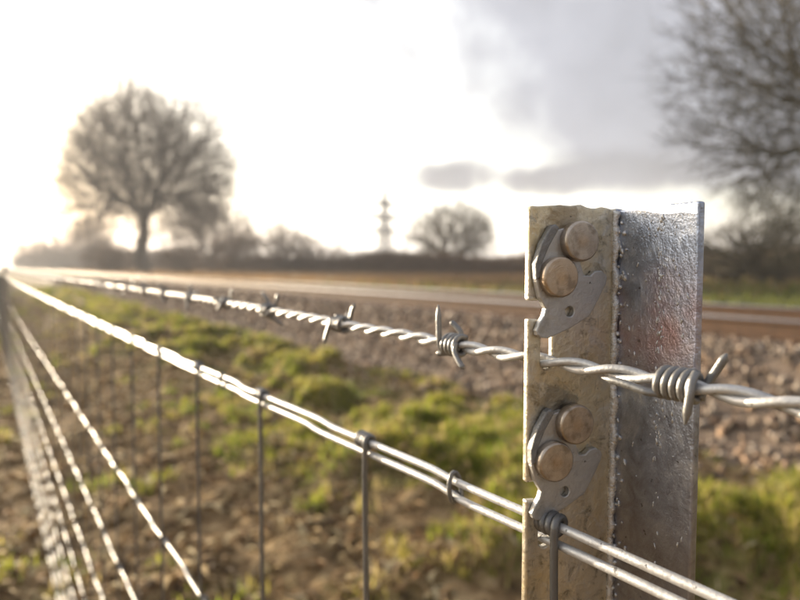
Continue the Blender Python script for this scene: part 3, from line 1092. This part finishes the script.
def plate_mesh():
    bm = bmesh.new()
    # plate with a round hole: bridge the outline to the hole ring
    hole = [(7.4 + 1.75 * math.cos(a), -15.4 + 1.75 * math.sin(a)) for a in np.linspace(0, 2 * math.pi, 14, endpoint=False)]
    # cut the outline at its lowest right corner and walk round the hole
    k = 13                                   # index of (7.5,-21.4)
    start = int(np.argmin([q[1] for q in hole]))
    hr = hole[start:] + hole[:start]         # hole starts at its lowest point (counter-clockwise)
    outer = PLATE[k:] + PLATE[:k]
    def tri(poly_out, ring, y):
        vo = [bm.verts.new((u * mm, y, z * mm)) for u, z in poly_out]
        vh = [bm.verts.new((u * mm, y, z * mm)) for u, z in ring]
        es = [bm.edges.new((vo[i], vo[(i + 1) % len(vo)])) for i in range(len(vo))]
        es += [bm.edges.new((vh[i], vh[(i + 1) % len(vh)])) for i in range(len(vh))]
        bmesh.ops.triangle_fill(bm, use_beauty=True, edges=es)
        return vo, vh
    a, ah = tri(outer, hr, 0.0)
    b, bh = tri(outer, hr, -2.5 * mm)
    for p, q in ((a, b), (ah, bh)):
        for i in range(len(p)):
            j = (i + 1) % len(p)
            bm.faces.new((p[i], p[j], q[j], q[i]))
    bmesh.ops.recalc_face_normals(bm, faces=bm.faces)
    me = bpy.data.meshes.new('clip_plate'); bm.to_mesh(me); bm.free()
    me.materials.append(MAT_CLIP)
    return me


def rivet_mesh():
    bm = bmesh.new()
    prof = [(0.0, -6.02), (2.2, -6.01), (6.2, -6.0), (6.55, -5.85), (6.85, -5.5), (6.95, -5.0), (6.95, -2.4), (4.2, -2.35), (4.2, 0.0)]
    K = 40
    rings = []
    for r_, y_ in prof:
        if r_ == 0:
            rings.append([bm.verts.new((0, y_ * mm, 0))])
        else:
            rings.append([bm.verts.new((r_ * mm * math.cos(2 * math.pi * k / K), y_ * mm, r_ * mm * math.sin(2 * math.pi * k / K))) for k in range(K)])
    for i in range(len(rings) - 1):
        A, B = rings[i], rings[i + 1]
        for k in range(K):
            if len(A) == 1: bm.faces.new((A[0], B[k], B[(k + 1) % K]))
            else: bm.faces.new((A[k], B[k], B[(k + 1) % K], A[(k + 1) % K]))
    bmesh.ops.recalc_face_normals(bm, faces=bm.faces)
    for f in bm.faces: f.smooth = f.calc_center_median().y > -5.99 * mm
    me = bpy.data.meshes.new('rivet'); bm.to_mesh(me); bm.free()
    me.materials.append(MAT_RIVET)
    return me


def backing_mesh():
    """bent spring tongue showing along the upper left of the plate"""
    bm = bmesh.new()
    out = [(-1.0, 13.6), (-4.6, 8.0), (-6.9, 1.0), (-6.6, -4.5), (-4.9, -3.5), (-4.4, 1.0), (-1.6, 7.0), (2.4, 13.2), (0.9, 14.6)]
    prism(bm, [(u * mm, z * mm) for u, z in out], -0.1 * mm, -3.1 * mm)
    bmesh.ops.recalc_face_normals(bm, faces=bm.faces)
    me = bpy.data.meshes.new('spring_tongue'); bm.to_mesh(me); bm.free()
    me.materials.append(MAT_CLIP_DARK)
    return me


pm, rvm, bkm = plate_mesh(), rivet_mesh(), backing_mesh()
for h in [0.0329, 0.0962] + LINES:
    dz = CAM_H - (h - 0.0329)
    du = 0.0 if h < 0.05 else -0.9 * mm
    pl = share('clip_plate', pm, post, (du, -0.15 * mm, dz))
    for nm, mod_w in (('edge', 0.0004),):
        b_ = pl.modifiers.new(nm, 'BEVEL'); b_.width = mod_w; b_.segments = 2; b_.limit_method = 'ANGLE'; b_.angle_limit = R(50)
    sp = share('spring_tongue', bkm, pl)
    b_ = sp.modifiers.new('edge', 'BEVEL'); b_.width = 0.0004; b_.segments = 2; b_.limit_method = 'ANGLE'; b_.angle_limit = R(50)
    for (u, z) in ((9.9, 8.8), (1.6, -3.4)):
        share('rivet', rvm, pl, (u * mm, 0.0, z * mm))

far_me = post_body([0.0329, 0.0962] + LINES, 'fence_post')
far_me.materials.append(MAT_POST)
for k in range(1, 7):
    o = share('fence_post', far_me, None, (PX, PY + 7.5 * k, 0))
    o.rotation_euler = (0, 0, -PHI)
    tag(o, 'plain galvanised angle post further along the wire fence', 'fence post', 'posts further along the fence')

# ------------------------------------------------------------------ barbed wire
barbed = empty('barbed_wire', (FX, 0, 0))
tag(barbed, 'twisted two-strand barbed wire running through the top slot of the steel post', 'barbed wire')
BH_Y = [-1.0, .07, .10, .15, .20, .30, .40, .50, .60, 1.5, 3.0, 6.15, 12.15, 60]
BH_Z = [-40., -33.4, -32.9, -32.7, -32.3, -31.2, -29.7, -29.1, -28.6, -29.5, -33, -31, -31, -31]


def barb_axis_z(y):
    return CAM_H + np.interp(y, BH_Y, BH_Z) * mm


for ph in (0.0, math.pi):
    tb = Tubes()
    yn = np.arange(-0.6, 3.0, 0.0024)
    ym = np.arange(3.0, 8.0, 0.006)
    yy = np.concatenate([yn, ym])
    wob = 0.18 * mm
    a = 2 * math.pi * yy / 0.0335 + ph + 0.9 + 0.5 * np.sin(yy * 23)
    rad = 1.38 * mm
    p = np.stack([np.cos(a) * rad, yy, barb_axis_z(yy) + np.sin(a) * rad + wob * np.sin(yy * 61)], -1)
    tb.add(p, 1.36 * mm, 10)
    yf = np.concatenate([np.arange(8.0, 20, 0.02), np.arange(20, 60, 2.0)])
    a = 2 * math.pi * yf / 0.08 + ph
    p = np.stack([np.cos(a) * rad, yf, barb_axis_z(yf) + np.sin(a) * rad], -1)
    tb.add(p, 1.36 * mm, 4)
    tb.build('strand', MAT_WIRE, barbed)


def barb_mesh(turns, start, prongs, fine=True):
    """coil round the wire axis (local Y) plus pointed prongs"""
    tb = Tubes()
    rw, Rc, pitch = 1.2 * mm, 3.85 * mm, 2.45 * mm
    k = int(turns * (22 if fine else 10))
    a = np.linspace(0, turns * 2 * math.pi, k) + start
    y = (np.linspace(0, turns, k) - turns / 2) * pitch
    s = 10 if fine else 6
    tb.add(np.stack([np.cos(a) * Rc, y, np.sin(a) * Rc], -1), rw, s)
    for pts, tip in prongs:
        P = np.array(pts) * mm
        t = np.linspace(0, 1, len(P)); tt = np.linspace(0, 1, 16)
        Q = np.stack([np.interp(tt, t, P[:, i]) for i in range(3)], -1)
        for _ in range(3):
            Q[1:-1] = 0.25 * Q[:-2] + 0.5 * Q[1:-1] + 0.25 * Q[2:]
        L_ = np.linalg.norm(Q[-1] - Q[0])
        rr = np.where(tt > 0.86, rw * (1 - (tt - 0.86) / 0.14 * 0.78), rw)
        tb.add(Q, rr, s)
    me = mesh_np('barb', np.concatenate(tb.v), np.concatenate(tb.f))
    me.polygons.foreach_set('use_smooth', np.ones(len(me.polygons), dtype=bool))
    me.materials.append(MAT_BARB)
    return me


# local axes: -x faces the camera side, +y runs away along the fence, +z up
hero_a = barb_mesh(4.4, 2.2, [
    ([(-2.6, 4.9, -3.0), (-4.2, 7.5, -3.0), (-4.4, 15, -1.6), (-4.0, 23.5, -1.2)], 0),
    ([(1.5, -5.0, -3.6), (3.9, -5.4, 0.5), (4.6, -8.5, 6.0), (4.6, -10.5, 9.6)], 0),
    ([(-1.0, -5.2, 4.0), (-3.6, -5.6, 2.2), (-4.5, -5.6, -2.5), (-4.6, -4.6, -9.8)], 0),
    ([(3.5, 4.5, -1.2), (4.2, 5.5, 1.4), (5.5, 7.0, 3.0)], 0)])
hero_b = barb_mesh(3.9, 1.0, [
    ([(-2.0, 5.0, -3.6), (-4.0, 5.4, -0.5), (-4.0, 6.0, 6.0), (-3.6, 6.8, 16.5)], 0),
    ([(3.2, 0.5, 2.5), (3.0, -0.5, 5.2), (2.0, 3.5, 8.4), (1.5, 5.0, 9.2)], 0),
    ([(-3.4, -4.6, 1.6), (-4.4, -5.0, -2.5), (-4.8, -9.5, -6.5), (-4.6, -11.5, -8.0)], 0),
    ([(2.0, 4.8, -3.4), (-0.5, 6.5, -4.2), (-1.5, 11.0, -4.6)], 0)])
share('barb', hero_a, barbed, (0, 0.1003, float(barb_axis_z(0.1003))))
share('barb', hero_b, barbed, (0, 0.2008, float(barb_axis_z(0.2008))))


def random_barb(seed):
    r = np.random.default_rng(seed)
    pr = []
    for sgn, yo in ((1, 4.6), (1, 3.4), (-1, -4.6), (-1, -3.4)):
        a0 = r.uniform(0, 2 * np.pi)
        d = np.array([math.cos(a0), 0, math.sin(a0)]); tn = np.array([-math.sin(a0), 0, math.cos(a0)])
        p0 = d * 3.85 + np.array([0, yo, 0]); L_ = r.uniform(9, 13)
        pr.append(([p0 - tn * 2, p0 + tn * 2, p0 + tn * L_ * 0.6 + np.array([0, sgn * 1.5, 0]), p0 + tn * L_ + np.array([0, sgn * r.uniform(1, 5), 0])], 0))
    return barb_mesh(4.0, r.uniform(0, 6), pr, False)


rb = [random_barb(s) for s in range(6)]
by_ = [0.0, 0.3012, 0.4055, 0.4985, 0.6009] + [0.7 + 0.1 * k + 0.004 * math.sin(k * 3.7) for k in range(95)] + [-0.1, -0.2, -0.3, -0.4]
for k, yb in enumerate(by_):
    o = share('barb', rb[(k * 5 + 2) % 6], barbed, (0, yb, float(barb_axis_z(yb))))
    o.rotation_euler = (0, 0.35 * math.sin(k * 2.1), 0)

# ------------------------------------------------------------------ stock netting
net = empty('wire_netting', (FX, 0, 0))
tag(net, 'galvanised stock netting with paired top wires and hanging stay wires', 'wire netting')
STAYS = [0.1428, 0.2695, 0.4147, 0.5720, 0.7240, 0.8760]
while STAYS[-1] < 13.0:
    STAYS.append(STAYS[-1] + 0.151)
STAYS = [-0.008, -0.158, -0.308, -0.458] + STAYS
SA = np.array(STAYS)


def sag(y):
    """slack between posts"""
    f = np.mod(y - PY, 7.5) / 7.5
    return -0.012 * 4 * f * (1 - f) * (y > PY)


def wire_y(fine_to=2.5):
    return np.concatenate([np.arange(-0.6, fine_to, 0.004), np.arange(fine_to, 9, 0.012), np.arange(9, 20, 0.1), np.arange(20, 60.1, 2)])


def kinks(y, amp, seed):
    """crimps set into the wire between the stays"""
    r = np.random.default_rng(seed)
    out = np.zeros_like(y); xo = np.zeros_like(y)
    for k in range(len(SA) - 1):
        c = SA[k] + (SA[k + 1] - SA[k]) * r.uniform(0.3, 0.6)
        s = amp * r.uniform(0.5, 1.2)
        w = 0.007
        d = np.clip((y - c) / w, -12, 12)
        out += s * np.tanh(d) * np.exp(-((y - c) / 0.055) ** 2)
        xo += r.normal(0, 0.5) * s * np.exp(-((y - c) / 0.02) ** 2)
    return xo, out


def top_z(h, y):
    return CAM_H - h + sag(y)


for h, seed in ((0.0889, 31), (0.0951, 32)):
    yy = wire_y(); xo, zo = kinks(yy, 1.0 * mm, seed)
    tb = Tubes()
    tb.add(np.stack([xo, yy, top_z(h, yy) + zo], -1), 1.6 * mm, 10)
    tb.build('top_wire', MAT_WIRE, net)
for i, h in enumerate(LINES):
    yy = wire_y(); xo, zo = kinks(yy, 2.0 * mm, 40 + i)
    tb = Tubes()
    tb.add(np.stack([xo, yy, top_z(h, yy) + zo + 1.5 * mm * np.sin(yy * 2 * math.pi / 0.302 + i)], -1), 1.45 * mm, 8)
    tb.build('line_wire', MAT_LINE if i else MAT_WIRE, net)


def stay_mesh(hero, seed):
    """one stay: coil round the upper top wire, then down across every line wire with a wrap at each"""
    r = np.random.default_rng(seed)
    tb = Tubes()
    rw = 1.45 * mm
    ztop = -0.0889
    Rc = 1.6 * mm + rw
    turns = 3.5
    k = int(turns * (20 if hero else 10))
    a = np.linspace(0, turns * 2 * math.pi, k) + math.pi - turns * 2 * math.pi      # ends on the camera side
    y = (np.linspace(0, turns, k) - turns) * -2.75 * mm
    coil = np.stack([np.cos(a) * Rc, y, ztop + np.sin(a) * Rc], -1)
    z = np.concatenate([ztop - np.linspace(1.5, 24, 10) * mm, np.linspace(ztop - 0.03, -1.05, 60)])
    drift = r.normal(0, 1) * 3 * mm
    down = np.stack([np.full(len(z), -Rc), -0.3 * mm + drift * (z - z[0]) + 0.5 * mm * np.sin(z * 60 + seed), z], -1)
    tb.add(np.concatenate([coil, down]), rw, 10 if hero else 6)
    for h in LINES:
        kk = 2.2
        n_ = int(kk * (12 if hero else 8))
        a = np.linspace(0, kk * 2 * math.pi, n_) + math.pi
        y = (np.linspace(0, kk, n_) - kk / 2) * 2.9 * mm
        yo = float(np.interp(-h, z[::-1], down[::-1, 1]))
        tb.add(np.stack([np.cos(a) * 2.9 * mm, y + yo, -h + np.sin(a) * 2.9 * mm], -1), rw * 0.95, 6)
    me = mesh_np('stay', np.concatenate(tb.v), np.concatenate(tb.f))
    me.polygons.foreach_set('use_smooth', np.ones(len(me.polygons), dtype=bool))
    me.materials.append(MAT_STAY)
    return me


sm_h = [stay_mesh(True, s) for s in (1, 2)]
sm_f = [stay_mesh(False, s) for s in (3, 4, 5)]
for k, ys in enumerate(STAYS):
    me = sm_h[k % 2] if ys < 0.5 and ys > 0 else sm_f[k % 3]
    share('stay', me, net, (0, ys, CAM_H + float(sag(np.array([ys]))[0])))


def ring_mesh(seed):
    r = np.random.default_rng(seed)
    tb = Tubes()
    a = np.linspace(-0.35, 2 * math.pi + 0.5, 40) - 0.9
    y = np.linspace(-1.2, 1.6, 40) * mm
    tb.add(np.stack([np.cos(a) * 3.4 * mm, y + np.sin(a) * 0.8 * mm, np.sin(a) * 6.1 * mm], -1), 1.05 * mm, 8)
    me = mesh_np('tie_ring', np.concatenate(tb.v), np.concatenate(tb.f))
    me.polygons.foreach_set('use_smooth', np.ones(len(me.polygons), dtype=bool))
    me.materials.append(MAT_STAY)
    return me


rg = ring_mesh(1)
for k, yr in enumerate([0.2004, 0.5055, 0.80, 1.10, 1.40, 1.70, 2.0, 2.3, 2.6, 2.9]):
    o = share('tie_ring', rg, net, (0, yr, CAM_H - 0.0920 + float(sag(np.array([yr]))[0])))
    o.rotation_euler = (0, 0, 0.3 + 0.25 * math.sin(k * 1.9))

# ------------------------------------------------------------------ haze added for a flare-like veil
def haze():
    m = bpy.data.materials.new('flare_veil_haze')
    m.use_nodes = True
    t = m.node_tree; t.nodes.clear()
    v = N(t, 'ShaderNodeVolumePrincipled')
    v.inputs['Color'].default_value = (0.90, 0.93, 1.0, 1)
    v.inputs['Density'].default_value = 0.0011  # volume added to wash the distance out like lens flare
    v.inputs['Anisotropy'].default_value = 0.3
    o_ = N(t, 'ShaderNodeOutputMaterial')
    t.links.new(v.outputs[0], o_.inputs['Volume'])
    bm = bmesh.new()
    bmesh.ops.create_cube(bm, size=1)
    bmesh.ops.scale(bm, vec=(1640, 1500, 33), verts=bm.verts)
    bmesh.ops.translate(bm, vec=(140, 200, 14.5), verts=bm.verts)
    me = bpy.data.meshes.new('haze'); bm.to_mesh(me); bm.free()
    o = link('haze', me, m)
    tag(o, 'thin bright haze added over the whole scene as a lens-flare veil', 'haze', kind='stuff')


haze()
